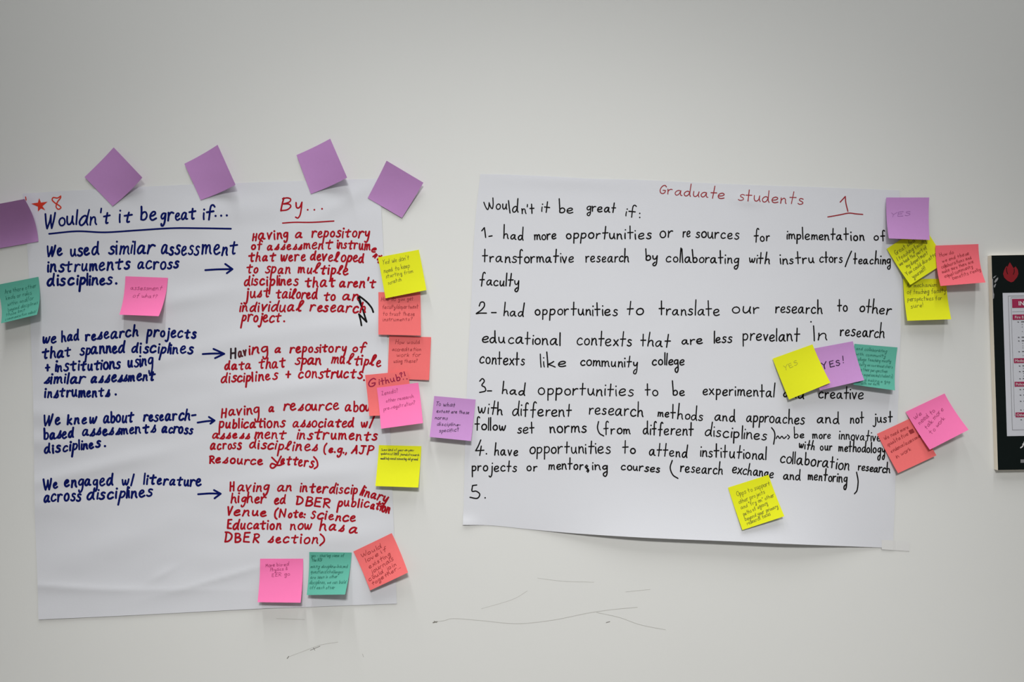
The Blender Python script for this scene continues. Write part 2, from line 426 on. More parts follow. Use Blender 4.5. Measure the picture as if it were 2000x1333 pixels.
def sstep(a, b, t):
    t = min(1, max(0, (t - a) / (b - a))); return t * t * (3 - 2 * t)
def h_right(x, y):
    h = 0.0010 + 0.0005 * noise.noise((x / 210, y / 120, 1.7)) + 0.0011 * gauss(x, y, 1462, 392, 8, 26, 10)
    h += 0.0008 * gauss(x, y, 1100, 352, 2, 120, 14) + 0.0006 * gauss(x, y, 1230, 700, -20, 160, 30)
    t = max(0, (y - 880) / 180)
    h += 0.016 * t ** 2.2 * sstep(1010, 1270, x) * (1 - sstep(1500, 1742, x))
    h += 0.003 * gauss(x, y, 905, 1026, 0, 26, 14)
    return max(h, 0.0005)

def along(poly, n):
    L = [0]
    for a, b in zip(poly, poly[1:]): L.append(L[-1] + math.hypot(b[0] - a[0], b[1] - a[1]))
    out = []; j = 0
    for i in range(n + 1):
        t = L[-1] * i / n
        while j < len(L) - 2 and t > L[j + 1]: j += 1
        f = (t - L[j]) / (L[j + 1] - L[j])
        out.append((poly[j][0] + f * (poly[j + 1][0] - poly[j][0]), poly[j][1] + f * (poly[j + 1][1] - poly[j][1])))
    return out
def sheet(name, top, right, bottom, left, hf, m, nx, ny):
    """Coons patch between four traced edges (all left-to-right / top-to-bottom)"""
    T, B, Lf, R = along(curve(top, 15), nx), along(curve(bottom, 15), nx), along(curve(left, 15), ny), along(curve(right, 15), ny)
    v = []
    for j in range(ny + 1):
        t = j / ny
        for i in range(nx + 1):
            s = i / nx
            p = [(1 - t) * T[i][k] + t * B[i][k] + (1 - s) * Lf[j][k] + s * R[j][k]
                 - ((1 - s) * (1 - t) * T[0][k] + s * (1 - t) * T[nx][k] + (1 - s) * t * B[0][k] + s * t * B[nx][k]) for k in (0, 1)]
            v.append(place(p[0], p[1], hf(*p)))
    return grid(name, v, nx, ny, m)

left_sheet = sheet('flipchart_sheet',
    [(44, 378), (150, 372), (340, 362), (480, 357), (600, 353), (740, 349)],
    [(740, 349), (747, 450), (756, 655), (762, 850), (768, 1000), (775, 1180)],
    [(75, 1211), (250, 1203), (500, 1190), (590, 1187), (690, 1183), (775, 1180)],
    [(44, 378), (52, 470), (57, 545), (60, 650), (65, 790), (68, 1000), (73, 1130), (75, 1211)], h_left, M['paper'], 150, 180)
tag(left_sheet, 'tall white paper sheet with blue statements and red answers handwritten on it', 'paper sheet', 'large handwritten sheets on the wall')
right_sheet = sheet('flipchart_sheet',
    [(938, 340), (990, 341), (1080, 345), (1150, 349), (1260, 352), (1430, 360), (1600, 366), (1757, 372)],
    [(1757, 372), (1761, 500), (1759, 640), (1756, 740), (1750, 900), (1747, 1000), (1744, 1071)],
    [(904, 1026), (960, 1027), (1040, 1035), (1130, 1043), (1260, 1051), (1400, 1057), (1560, 1064), (1744, 1071)],
    [(938, 340), (927, 450), (919, 620), (914, 700), (908, 880), (906, 970), (904, 1026)], h_right, M['paper'], 180, 150)
tag(right_sheet, 'wide white paper sheet with a numbered list handwritten in black', 'paper sheet', 'large handwritten sheets on the wall')

def on_left(x, y, lift): return place(x, y, h_left(x, y) + lift)
def on_right(x, y, lift): return place(x, y, h_right(x, y) + lift)

def line(words, ink_mat, parent, f, w, fnt, name='handwritten_text_line', label=None, k=0.6, slant=0.13, kd=0.95, extra=None):
    k_ = Ink(f)
    for wd in words:
        t, x0, y0, x1, y1, xh = wd[:6]
        kk = wd[6] if len(wd) > 6 else k
        write(k_, t, x0, y0, x1, y1, xh, w, fnt, kk, slant, kd, 1.5 if fnt is LEFT else 1.15)
    for pts in (extra or []): k_.stroke(pts, w, 2)
    return k_.make(name, M[ink_mat], parent, label)

# ---- left sheet, blue column
def blue(words, extra=None, w=4.0, **kw): line(words, 'blue_ink', left_sheet, on_left, w, LEFT, label='blue handwriting', extra=extra, **kw)
blue([('W', 89, 446, 112, 444, 16.5), ('ouldn', 114, 441, 190, 438, 17), ("'t", 196, 437, 217, 436, 15), ('it', 232, 435, 260, 434, 15),
      ('be', 274, 431, 307, 430, 16), ('great', 313, 431, 384, 429, 15), ('if', 396, 428, 422, 427, 14, 0.9)],
     [[(421, 422)], [(432, 421.5)], [(443, 421)]], 3.7)
k = Ink(on_left); k.stroke([(96, 457), (150, 452), (205, 454), (270, 450), (335, 446), (390, 446), (451, 447)], 3.4, 4); k.make('underline', M['blue_ink'], left_sheet, 'blue underline')
blue([('W', 92, 501, 111, 500, 10.5), ('e', 111, 499, 123, 498, 13), ('used', 137, 500, 195, 496, 15), ('similar', 211, 495, 304, 497, 16),
      ('assess', 314, 497, 391, 498, 16), ('ment', 393, 497, 465, 498, 17)], None, 3.9, slant=0.12)
blue([('instruments', 92, 532, 256, 526, 14), ('across', 268, 526, 351, 524, 13.5)], None, 4.0)
blue([('disciplines', 91, 558, 221, 555, 12.5, 0.75)], [[(227, 554)]], 4.3)
blue([('we', 83, 670, 111, 669, 13), ('had', 119, 668, 156, 665, 12, 0.8), ('re$earch', 166, 665, 271, 657, 12, 0.8), ('projects', 285, 657, 384, 661, 12)])
blue([('that', 82, 700, 140, 697, 12), ('spanned', 155, 694, 247, 688, 13), ('disciplines', 256, 689, 379, 691, 12.5)])
blue([('+', 88, 725, 99, 724, 10), ('institutions', 107, 726, 237, 720, 12.5), ('using', 249, 717, 301, 714, 13)], kd=1.4)
blue([('$imilar', 85, 749, 169, 748, 11.5), ('a$$e$$ment', 177, 748, 305, 743, 12)], slant=0.2)
blue([('in$trument$', 86, 777, 216, 774, 12)], [[(226, 771)]])
blue([('W', 86, 832, 107, 830, 10.5), ('e', 107, 829, 119, 828, 12), ('knew', 130, 829, 191, 826, 12), ('about', 201, 826, 263, 825, 13), ('research', 279, 823, 372, 821, 12)], [[(375, 812), (382, 811)]])
blue([('ba$ed', 85, 858, 146, 855, 12), ('a$$e$$ment$', 160, 852, 306, 845, 12), ('across', 315, 845, 378, 848, 11)], slant=0.12)
blue([('disciplines', 86, 887, 199, 873, 11)], [[(205, 872)]], slant=0.15)
blue([('W', 84, 957, 103, 956, 11), ('e', 103, 954, 114, 953, 12), ('engaged', 125, 952, 223, 947, 13), ('w/', 238, 949, 265, 947, 10.5), ('literature', 279, 946, 394, 950, 12)], slant=0.12)
blue([('across', 85, 981, 160, 978, 13), ('disciplines', 169, 976, 300, 970, 12.5)])
def arrow(shaft, head):
    k = Ink(on_left); k.stroke(shaft, 3.9, 4); k.stroke(head[:2], 3.9, 4); k.stroke(head[1:], 3.9, 4); k.make('arrow', M['blue_ink'], left_sheet, 'blue hand drawn arrow')
arrow([(401, 528), (425, 526.5), (453, 526)], [(440, 516), (454, 526), (443, 534)])
arrow([(396, 692), (415, 691), (437, 691)], [(417, 682), (438, 691.5), (420, 700)])
arrow([(386, 826), (402, 823.5), (418, 822)], [(408, 815), (419, 822), (411, 828)])
arrow([(387, 966), (410, 964.5), (430, 965)], [(418, 958), (431, 965), (419, 974)])

# ---- left sheet, red column
def red(words, extra=None, w=3.5, **kw): line(words, kw.pop('m', 'red_ink'), left_sheet, on_left, w, LEFT, label=kw.pop('label', 'red handwriting'), extra=extra, **kw)
red([('B', 547, 411, 570, 410, 13.5), ('y', 575, 410, 592, 409, 15)], [[(601, 410)], [(614, 410)], [(629, 408)]], 3.0, kd=1.2, slant=0.14)
k = Ink(on_left); k.stroke([(552, 436), (575, 434.5), (610, 434.5), (652, 432)], 2.6, 4); k.make('underline', M['red_ink'], left_sheet, 'red underline')
red([('H', 492, 470, 503, 470, 7.8), ('aving', 504, 469, 564, 465, 11), ('a', 576, 465, 591, 465, 11), ('repository', 608, 463, 723, 464, 11.5)], None, 3.3)
red([('of', 490, 487, 514, 487, 9, 0.8), ('a$$e$$', 521, 488, 591, 488, 9.5), ('ment', 592, 486, 651, 487, 11.5), ('instrum', 657, 485, 724, 488, 11), ('e', 724, 491, 733, 495, 9), ('nt', 728, 500, 741, 511, 8), ('s', 737, 512, 743, 515, 5)], None, 3.3)
red([('that', 485, 511, 540, 510, 11), ('were', 548, 510, 598, 509, 11), ('deve^oped', 605, 508, 711, 513, 11.5)])
red([('to', 481, 534, 505, 534, 10.5), ('span', 517, 534, 568, 534, 11.5), ('mu^tip^e', 581, 533, 681, 537, 11.5)])
red([('disciplines', 476, 558, 584, 557, 12), ('that', 595, 561, 656, 561, 12), ("aren't", 662, 560, 735, 562, 11.5, 0.5)], kd=1.2)
red([('ju$t', 475, 582, 529, 581, 11.5), ('tai^ored', 538, 583, 621, 584, 11.5), ('to', 632, 587, 656, 587, 10.5), ('an', 668, 586, 702, 587, 11)], kd=1.2)
red([('individua^', 467, 608, 594, 609, 12), ('research', 604, 608, 715, 611, 12)])
red([('project', 469, 628, 550, 630, 12)], [[(555, 628)]], kd=1.1)
k = Ink(on_left)
k.stroke([(729, 610), (726, 602), (718, 592), (710, 585), (702, 579)], 3.6, 3); k.stroke([(701, 580), (705, 593), (711, 613), (716, 629)], 3.6, 3)
k.stroke([(716, 629), (701, 614)], 3.6); k.stroke([(701, 614), (704, 625), (706, 636)], 3.4, 3); k.stroke([(700, 581), (702, 590), (706, 599)], 3.0, 3)
k.make('arrow', M['black_ink'], left_sheet, 'black scribbled zigzag arrow')
red([('H', 449, 700, 463, 699, 10)], m='dark_ink', label='blackened first letter')
red([('av', 465, 698, 484, 694, 10.5)], m='maroon_ink', label='dark maroon letters')
red([('ing', 486, 693, 525, 688, 11.5), ('a', 536, 689, 549, 689, 8.5), ('repository', 565, 689, 678, 687, 10.5), ('of', 688, 687, 718, 687, 9, 0.9)], kd=1.15)
red([('data', 438, 723, 491, 721, 11), ('that', 505, 720, 559, 718, 12), ('span', 575, 712, 628, 713, 11.5), ('mu^tip^e', 646, 710, 745, 716, 12.5)])
red([('disciplines', 431, 748, 545, 741, 11.5), ('+', 557, 738, 569, 738, 11), ('constructs', 582, 738, 710, 739, 12)], [[(711, 743)]])
red([('H', 431, 816, 445, 815, 9), ('aving', 446, 813, 508, 808, 11.5), ('a', 524, 804, 536, 804, 9.5), ('re$ource', 553, 802, 663, 801, 11.5), ('abou', 673, 804, 724, 804, 12)], kd=1.5)
red([('publications', 426, 837, 559, 834, 11.5), ('a$$ociated', 571, 834, 692, 835, 11), ('w/', 705, 835, 735, 833, 10.5)])
red([('a$$e$$', 414, 857, 489, 857, 10), ('ment', 496, 857, 560, 859, 11.5), ('instruments', 579, 857, 738, 861, 12)])
red([('across', 410, 878, 473, 877, 11), ('discip^ine$', 486, 876, 621, 882, 11.5), ('(e.g.,', 631, 884, 678, 886, 9), ('AJP', 685, 886, 731, 889, 9)])
red([('R', 408, 905, 420, 905, 8.3), ('e$ource', 420, 904, 514, 909, 10.5), ('etters', 547, 907, 614, 913, 11.5)],
    [[(531, 894), (536, 899), (541, 904)], [(549, 892), (545, 900), (540, 909), (533, 915), (528, 912), (531, 906), (540, 909), (548, 909), (554, 904)], [(613, 893), (619, 901), (620, 911), (614, 916)]], slant=0.1)
red([('H', 448, 960, 460, 959, 9), ('aving', 463, 959, 527, 960, 11), ('an', 541, 960, 570, 960, 11), ('interdiscip', 585, 961, 699, 966, 11.5, 0.7), ('linary', 702, 966, 757, 983, 11, 0.7)])
red([('higher', 450, 982, 521, 983, 11.5), ('ed', 535, 985, 559, 985, 11.5), ('DBER', 577, 986, 645, 992, 9.6), ('public', 657, 989, 722, 992, 11), ('ation', 722, 993, 761, 1003, 10.5)])
red([('V', 444, 1007, 456, 1007, 8.5), ('enue', 456, 1007, 521, 1009, 10), ('(N', 535, 1011, 560, 1011, 8.3), ('ote:', 562, 1011, 597, 1012, 9.5), ('S', 606, 1013, 618, 1013, 8.3), ('cience', 619, 1014, 695, 1020, 10.5)])
red([('E', 443, 1033, 454, 1033, 9.5), ('ducation', 454, 1034, 550, 1035, 11), ('now', 566, 1035, 610, 1036, 11.5), ('ha$', 623, 1036, 673, 1038, 11.5), ('a', 681, 1041, 699, 1042, 11)])
red([('DBER', 438, 1059, 508, 1060, 10), ('$ection', 522, 1060, 622, 1063, 11)], [[(626, 1044), (632, 1050), (633, 1058), (625, 1066)]])
# ---- star and eight in the corner
k = Ink(on_left)
star = [(76.5, 387), (80, 396), (93, 394), (83, 403), (88.5, 411), (80, 407.5), (74, 413.5), (74, 404), (61, 398), (74, 396)]
cx, cy = 78, 401
for a, b in zip(star, star[1:] + star[:1]): k.poly([(cx, cy), a, b])
k.make('star_symbol', M['orange_ink'], left_sheet, 'hand drawn orange red star')
k = Ink(on_left); k.stroke([(117.5, 384), (112, 387), (104, 386), (102, 391), (108, 397), (116, 402), (119, 406), (114, 409), (109.5, 404), (112, 395), (118, 387), (118.5, 383)], 2.5, 2)
k.make('handwritten_number', M['orange_ink'], left_sheet, 'orange red number eight')
k = Ink(on_left, 0.0003); k.stroke([(50, 385), (51, 391)], 2.0); k.make('pen_tick', M['orange_ink'], left_sheet, 'tiny red tick')

# ---- right sheet
def black(words, extra=None, w=2.6, k=1.3, slant=0.0, kd=0.95):
    """one mesh per written word (or number, bracket, squiggle) of a line"""
    items = [(wd[1], wd[3], wd, None) for wd in words] + [(min(p[0] for p in st), max(p[0] for p in st), None, st) for st in (extra or [])]
    groups = []
    for it in sorted(items, key=lambda t: t[0]):
        if groups and it[0] - groups[-1][0] < 11:
            groups[-1][0] = max(groups[-1][0], it[1]); groups[-1][1].append(it)
        else:
            groups.append([it[1], [it]])
    for _, its in groups:
        ws = [i[2] for i in its if i[2]]
        line(ws, 'black_ink', right_sheet, on_right, w, RIGHT, 'handwritten_word' if ws else 'handwritten_mark', 'black handwriting', k, slant, kd, [i[3] for i in its if i[3]])
for wd_ in (('Graduate', 1288, 378, 1415, 389, 10, 1.5), ('students', 1441, 391, 1569, 400, 11, 1.1)):
    line([wd_], 'thin_red', right_sheet, on_right, 1.9, RIGHT, name='handwritten_word', label='thin dark red heading', slant=0.02)
k = Ink(on_right); k.stroke([(1641, 395), (1651, 384)], 2.3); k.stroke([(1651, 384), (1652, 396), (1656, 413)], 2.3); k.make('handwritten_number', M['thin_red'], right_sheet, 'dark red number one')
k = Ink(on_right); k.stroke([(1617, 424), (1640, 420), (1658, 416.5), (1672, 418), (1685, 419)], 2.3, 3); k.make('underline', M['thin_red'], right_sheet, 'dark red underline')
black([('W', 946, 411, 967, 408, 11), ('ou', 968, 409, 991, 409, 10), ('ld', 993, 416, 1014, 415, 11), ("n't", 1018, 417, 1044, 417, 9, 1.0), ('it', 1056, 413, 1073, 416, 9), ('be', 1091, 416, 1120, 416, 9.5, 1.8), ('great', 1145, 412, 1203, 416, 9), ('if', 1221, 421, 1241, 424, 9)],
      [[(1249.5, 417)], [(1249.5, 425)]], 2.5)
black([('had', 981, 466, 1023, 470, 9, 1.8), ('more', 1043, 469, 1087, 467, 9.5), ('opportunities', 1105, 466, 1273, 467, 10.5), ('or', 1288, 464, 1315, 464, 12), ('re', 1333, 463, 1349, 463, 11), ('sources', 1358, 464, 1444, 468, 11.5), ('for', 1472, 471, 1504, 471, 10), ('implementation', 1536, 467, 1689, 470, 10), ('of', 1706, 469, 1729, 469, 9)],
      [[(941, 451), (946, 445)], [(946, 445), (947.5, 455), (948.5, 464)], [(955, 462), (961, 461)]])
black([('trans', 941, 512, 1010, 513, 11), ('formative', 1010, 513, 1121, 513, 11), ('research', 1143, 512, 1229, 512, 11), ('by', 1260, 509, 1285, 509, 10), ('collaborating', 1300, 512, 1444, 515, 10.5, 1.5), ('with', 1462, 513, 1504, 516, 9.5), ('instru', 1523, 516, 1591, 514, 10), ('ctors', 1600, 513, 1646, 513, 9.5), ('teaching', 1666, 515, 1740, 516, 9.5, 1.5)],
      [[(1651, 521), (1656, 507), (1663, 491)]])
black([('faculty', 936, 557, 1014, 560, 10.5)])
black([('had', 983, 617, 1024, 619, 9, 1.8), ('opportunities', 1044, 615, 1207, 617, 11), ('to', 1224, 615, 1258, 615, 11.5, 1.6), ('translate', 1286, 615, 1406, 617, 11.5, 1.5), ('our', 1429, 611, 1483, 613, 12), ('research', 1514, 611, 1607, 613, 11.5), ('to', 1635, 608, 1656, 608, 10.5), ('other', 1678, 608, 1741, 616, 11, 1.4)],
      [[(936, 598), (939, 591), (945, 591), (946, 598), (940, 606), (930, 613), (937, 612), (950, 612)], [(960, 611), (969, 611)]])
black([('edu', 941, 669, 987, 670, 11), ('cational', 992, 671, 1095, 675, 11.5), ('contexts', 1126, 674, 1234, 677, 12.5), ('that', 1250, 676, 1310, 679, 11), ('are', 1331, 673, 1373, 672, 9), ('less', 1394, 670, 1431, 669, 10.5), ('prevelant', 1450, 665, 1563, 667, 12.5, 1.0), ('n', 1597, 664, 1616, 664, 13), ('research', 1640, 656, 1728, 660, 12)],
      [[(1584, 629)], [(1589, 637), (1590, 652), (1590.5, 666)]])
black([('contexts', 936, 710, 1025, 714, 12), ('like', 1054, 717, 1106, 717, 10.5, 1.6), ('community', 1133, 714, 1246, 718, 10.5), ('college', 1273, 713, 1337, 714, 10.5)], kd=1.3)
black([('had', 980, 769, 1026, 773, 9, 1.8), ('opportunities', 1050, 771, 1238, 774, 12.5, 1.0), ('to', 1259, 773, 1286, 773, 10.5), ('be', 1312, 773, 1338, 773, 9.5, 1.8), ('experimental', 1372, 771, 1514, 776, 11.5), ('and', 1529, 776, 1571, 779, 9.5), ('creative', 1598, 778, 1687, 780, 11.5)],
      [[(937, 745), (942, 740), (946, 745), (941, 753), (947, 757), (948, 764), (937, 767)], [(952, 764), (960, 764)]])
black([('with', 932, 807, 982, 811, 11.5), ('different', 1000, 812, 1117, 814, 12, 1.2), ('research', 1150, 809, 1257, 814, 12.5), ('me', 1284, 813, 1307, 815, 9), ('thods', 1308, 817, 1373, 822, 10.5, 1.8), ('and', 1395, 822, 1437, 824, 10.5), ('approaches', 1457, 824, 1572, 829, 12, 1.5), ('and', 1595, 826, 1640, 828, 10.5), ('not', 1660, 827, 1688, 827, 10), ('just', 1704, 825, 1744, 825, 10)])
black([('follow', 926, 839, 988, 842, 10.5), ('set', 1010, 847, 1044, 847, 10.5), ('norms', 1073, 846, 1146, 845, 12), ('from', 1178, 848, 1232, 848, 10), ('different', 1255, 848, 1355, 851, 11.5), ('disciplines', 1376, 852, 1498, 860, 11.5)],
      [[(1169, 824), (1167, 836), (1171, 847), (1179, 852)], [(1507, 836), (1512, 843), (1513.5, 852), (1511, 868)]])
black([('be', 1550, 856, 1571, 856, 8, 1.7), ('more', 1586, 857, 1623, 857, 8), ('innovative', 1638, 858, 1721, 863, 9.5)],
      [[(1516, 857), (1519, 852), (1523, 857), (1527, 852.5), (1531, 857), (1536, 853)], [(1538, 850), (1542, 854), (1539, 858)]], 2.3)
black([('with', 1559, 875, 1591, 880, 8), ('our', 1601, 880, 1626, 880, 8.5), ('methodology', 1637, 881, 1729, 886, 9.5)], w=2.5, k=1.2, kd=1.3)
black([('have', 965, 890, 1012, 891, 10.5), ('opportunities', 1034, 886, 1193, 886, 12.5, 0.9), ('to', 1215, 886, 1242, 886, 10.5), ('attend', 1267, 890, 1343, 894, 11), ('institutional', 1367, 892, 1497, 898, 11.5), ('collaboration', 1523, 903, 1659, 919, 12, 1.0), ('research', 1675, 919, 1739, 925, 9)],
      [[(939, 860), (934, 872), (929, 881)], [(929, 881), (945, 880)], [(940, 872), (938.5, 881), (937, 890)], [(950, 887)]])
black([('projects', 921, 920, 1010, 922, 10), ('or', 1028, 920, 1050, 920, 9.5), ('mentor', 1071, 917, 1140, 918, 10), ('ing', 1156, 918, 1187, 919, 9), ('courses', 1212, 918, 1289, 923, 9), ('research', 1328, 922, 1412, 927, 11), ('exchange', 1429, 924, 1511, 934, 10.5), ('and', 1529, 936, 1564, 939, 9, 1.2), ('mentoring', 1577, 937, 1655, 943, 10)],
      [[(1146, 909), (1143, 913), (1149, 917), (1146, 921)], [(1148, 911), (1145, 915), (1150, 919), (1148, 923)], [(1313, 900), (1309, 914), (1314, 928), (1324, 935)], [(1673, 923), (1676, 940), (1674, 958), (1669, 965)]], kd=1.3)
black([], [[(931, 948), (923, 949)], [(923, 949), (922, 960), (930, 960), (937, 966), (932, 974), (918, 972)], [(947.5, 973)]])
# clear matt tape holding the lower right corner
k = Ink(lambda x, y, l: place(x, y, max(h_right(x, y) if x < 1744 else 0.0004, 0.0004) + l), 0.0003)
for i in range(10):
    xa, xb = 1722 + 5.4 * i, 1722 + 5.4 * (i + 1)
    k.poly([(xa, 1055 + 0.06 * (xa - 1722)), (xb, 1055 + 0.06 * (xb - 1722)), (xb, 1074 + 0.06 * (xb - 1722)), (xa, 1074 + 0.06 * (xa - 1722))])
k.make('tape_strip', M['tape'], right_sheet, 'strip of matt clear tape on lower corner')

# ------------------------------------------------------------------ sticky notes
NOTE_N = 18
def note(colour, A0, A1, F1, F0, lifts, label, base=0.0, under=None, lines=(), pen='pen', pw=1.2, text_frame=None, fnt=RIGHT, p=2.0, top=(0, 0), k=0.8):
    """square note stuck along the edge A0-A1 and free at F1, F0, whose corners stand `lifts` mm off what is behind.
    corners are photo pixels; `lines` are written in an 85 x 85 frame (text_frame maps it on to the note)"""
    def hh(s, t):
        # s along the stuck edge, t away from it
        x = (1 - t) * ((1 - s) * A0[0] + s * A1[0]) + t * ((1 - s) * F0[0] + s * F1[0])
        y = (1 - t) * ((1 - s) * A0[1] + s * A1[1]) + t * ((1 - s) * F0[1] + s * F1[1])
        u = under(x, y) if under else 0.0003
        return u + 0.0009 + base * 0.001 + 0.001 * (t ** p * ((1 - s) * lifts[1] + s * lifts[0]) + (1 - t) ** 2 * ((1 - s) ** 3 * top[0] + s ** 3 * top[1]))
    W = [place(c[0], c[1], hh(s, t)) for c, s, t in ((A0, 0, 0), (A1, 1, 0), (F1, 1, 1), (F0, 0, 1))]
    def surf(s, t, lift=0.0):
        h = hh(s, t) + lift
        q = W[0] * ((1 - s) * (1 - t)) + W[1] * (s * (1 - t)) + W[2] * (s * t) + W[3] * ((1 - s) * t)
        return Vector((q.x, -h, q.z))
    v = []; n = NOTE_N
    for j in range(n + 1):
        for i in range(n + 1):
            v.append(surf(i / n, j / n))
    o = grid('sticky_note', v, n, n, M[colour], 0.00012)
    tag(o, label, 'sticky note', 'sticky notes around the two large sheets')
    for ln in lines:
        ink = Ink(lambda a, b, l: surf(a / 85, b / 85, l), 0.0002)
        t, a0, b0, a1, b1, xh = ln[:6]; w = ln[6] if len(ln) > 6 else pw
        if t == '#':
            for d in range(5): ink.stroke([(a0, b0 + d * 1.6), (a1, b1 + d * 1.6)], 1.8)
        else:
            write(ink, t, a0, b0, a1, b1, xh * 0.8, w * 0.76, fnt, k, 0.1, 0.9, 1.9, 1.0)
        ink.make('handwritten_text_line', M[pen], o)
    return o
# purple blank notes along the top of the left sheet
note('purple', (75, 472), (-12, 487), (-36, 404), (48, 389), (29, 29), 'blank purple sticky note beside the red star, curling, cut off by the picture edge', lines=(), under=h_left)
note('purple', (165, 346), (220, 403), (278, 347), (222, 288), (15, 5), 'blank purple sticky note turned to a diamond, above the blue heading word Wouldn\'t', under=h_left)
note('purple', (360, 320), (392, 391), (460, 361), (425, 283), (17, 10), 'blank purple sticky note straddling the top edge above the words great if', under=h_left)
note('purple', (579, 303), (607, 379), (678, 347), (645, 271), (20, 10), 'blank purple sticky note straddling the top edge above the red word By', under=h_left)
note('purple', (785, 426), (718, 387), (755, 314), (827, 357), (12, 9), 'blank purple sticky note tilted on the bare wall past the red word By', under=h_left, p=1.6)
# left sheet
note('teal', (-7, 557), (75, 541), (72, 615), (2, 632), (20, 20), 'teal sticky note with six written lines beside the blue word disciplines', under=h_left, p=2.4, pen='pen_green', pw=1.0, lines=[
    ('Are there other', 12, 22, 79, 22, 6), ('kinds or roles', 12, 36, 68, 35, 6), ('within and/or', 14, 50, 72, 48, 6), ('beyond disciplines', 14, 62, 82, 60, 5.5), ('those limit', 10, 72, 54, 70, 5), ('communication collab!', 9, 81, 81, 79, 4.5)])
note('pink', (245, 540), (328, 543), (310, 618), (233, 615), (22, 15), 'pink sticky note reading assessment of what, below disciplines', under=h_left, p=2.6, pen='pen_pink', pw=1.1, lines=[('assessment', 12, 29, 77, 28, 7), ('of what?', 19, 46, 69, 45, 6)])
note('coral', (739, 571), (821, 571), (822, 656), (739, 654), (7, 6), 'coral sticky note about faculty trust, tucked under a yellow note', under=h_left, p=2, pen='pen_red', pw=1.1, lines=[
    ('How do you get', 5, 18, 71, 16, 5.5), ('faculty/department', 8, 33, 81, 32, 5.5), ('to trust these', 9, 47, 73, 46, 5.5), ('instruments?', 9, 58, 69, 56, 5)])
note('yellow', (738, 503), (818, 488), (833, 567), (753, 583), (9, 5), 'yellow sticky note reading yes we need not keep starting from scratch', base=1.6, under=h_left, p=1.6, pen='pen_olive', pw=1.1, lines=[
    ("Yes! We don't", 8, 16, 63, 16, 6), ('need to keep', 6, 34, 61, 32, 6), ('starting from', 8, 45, 65, 44, 5.5), ('scratch', 10, 59, 39, 56, 5.5)])
note('coral', (760, 656), (842, 659), (838, 743), (757, 740), (4, 0.4), 'coral sticky note asking how accreditation would work, beside the red word multiple', base=0.3, under=h_left, pen='pen_red', pw=1.1, lines=[
    ('How would', 13, 16, 63, 14, 5.5), ('accreditation', 7, 30, 66, 28, 5), ('work for', 17, 41, 66, 39, 5.5), ('using these?', 11, 53, 60, 51, 5)])
note('coral', (713, 733), (797, 725), (806, 810), (721, 813), (5, 6), 'coral sticky note with bold magenta word Github half hidden by pink note', base=4.2, p=3, under=h_left, pen='magenta_ink', pw=2.7, lines=[
    ('G', 5, 25, 22, 23, 11), ('ithub', 25, 23, 69, 17, 9, 2.5), ('?!', 69, 11, 80, 8, 6), ('..', 73, 16, 82, 15, 6)])
note('pink', (736, 758), (817, 748), (826, 827), (744, 838), (15, 13), 'pink sticky note asking about preregistration, overlapping the coral Github note', base=5.6, under=h_left, p=1.9, pen='pen_pink', pw=1.1, lines=[
    ('Zenodo?', 8, 17, 42, 15, 6), ('other research', 15, 33, 72, 30, 5), ('pre-registration?', 8, 49, 74, 44, 5)])
note('purple', (848, 774), (929, 781), (920, 862), (839, 854), (15, 14), 'purple sticky note asking to what extent, between the two large sheets', base=1.2, under=h_right, p=1.9, pen='pen_violet', pw=1.4, lines=[
    ('To what', 6, 20, 45, 19, 6), ('extent are these', 8, 34, 75, 31, 5), ('norms', 6, 48, 33, 47, 5), ('discipline-', 12, 61, 60, 57, 5), ('specific?', 18, 74, 58, 68, 5)])
note('yellow', (740, 870), (823, 872), (817, 953), (733, 950), (15, 13), 'yellow sticky note with three tiny dark lines along its top, beside AJP', base=0.2, under=h_left, p=1.8, pen='pen', pw=1.0, lines=[
    ('Some kind of year-on-year', 5, 12, 71, 11, 3.4), ('updates of DBER journals/research', 5, 20, 82, 21, 3.4), ('would help avoid reinventing old ground', 5, 30, 80, 30, 3.4)])
note('pink', (508, 1092), (592, 1092), (587, 1178), (503, 1177), (18, 15), 'pink sticky note with three short lines, beside the teal note at the sheet bottom', base=0.2, under=h_left, p=1.9, pen='pen_pink', pw=1.1, lines=[
    ('More bio-ed', 11, 17, 58, 14, 5), ('Physics &', 20, 26, 55, 23, 5), ('EER go', 24, 37, 60, 34, 5)])
note('teal', (604, 1079), (687, 1080), (674, 1162), (599, 1163), (28, 16), 'teal sticky note full of writing between a pink and a tilted coral note', base=0.2, under=h_left, p=2.3, pen='pen_green', pw=1.2, lines=[
    ('yes - sharing some of', 4, 10, 71, 10, 4.6), ('the NSF', 5, 20, 27, 20, 4.6), ('many discipline-based', 3, 33, 80, 34, 4.6), ('questions/challenges', 4, 44, 72, 45, 4.6), ('are seen in other', 4, 55, 62, 54, 4.4), ('disciplines, we can build', 3, 65, 82, 65, 4.4), ('off each other', 5, 74, 60, 75, 4.2)])
note('coral', (690, 1078), (765, 1042), (797, 1119), (723, 1154), (20, 10), 'tilted coral sticky note about existing journals at the sheet corner, beside a teal note', base=0.4, under=h_left, p=1.9, pen='pen_red', pw=1.4, lines=[
    ('Would', 11, 19, 56, 18, 6), ('love if', 14, 32, 64, 28, 6), ('existing', 15, 46, 66, 40, 6), ('journals', 13, 58, 68, 51, 6), ('could join', 5, 68, 68, 63, 5.5), ('together...', 9, 78, 74, 71, 5)])
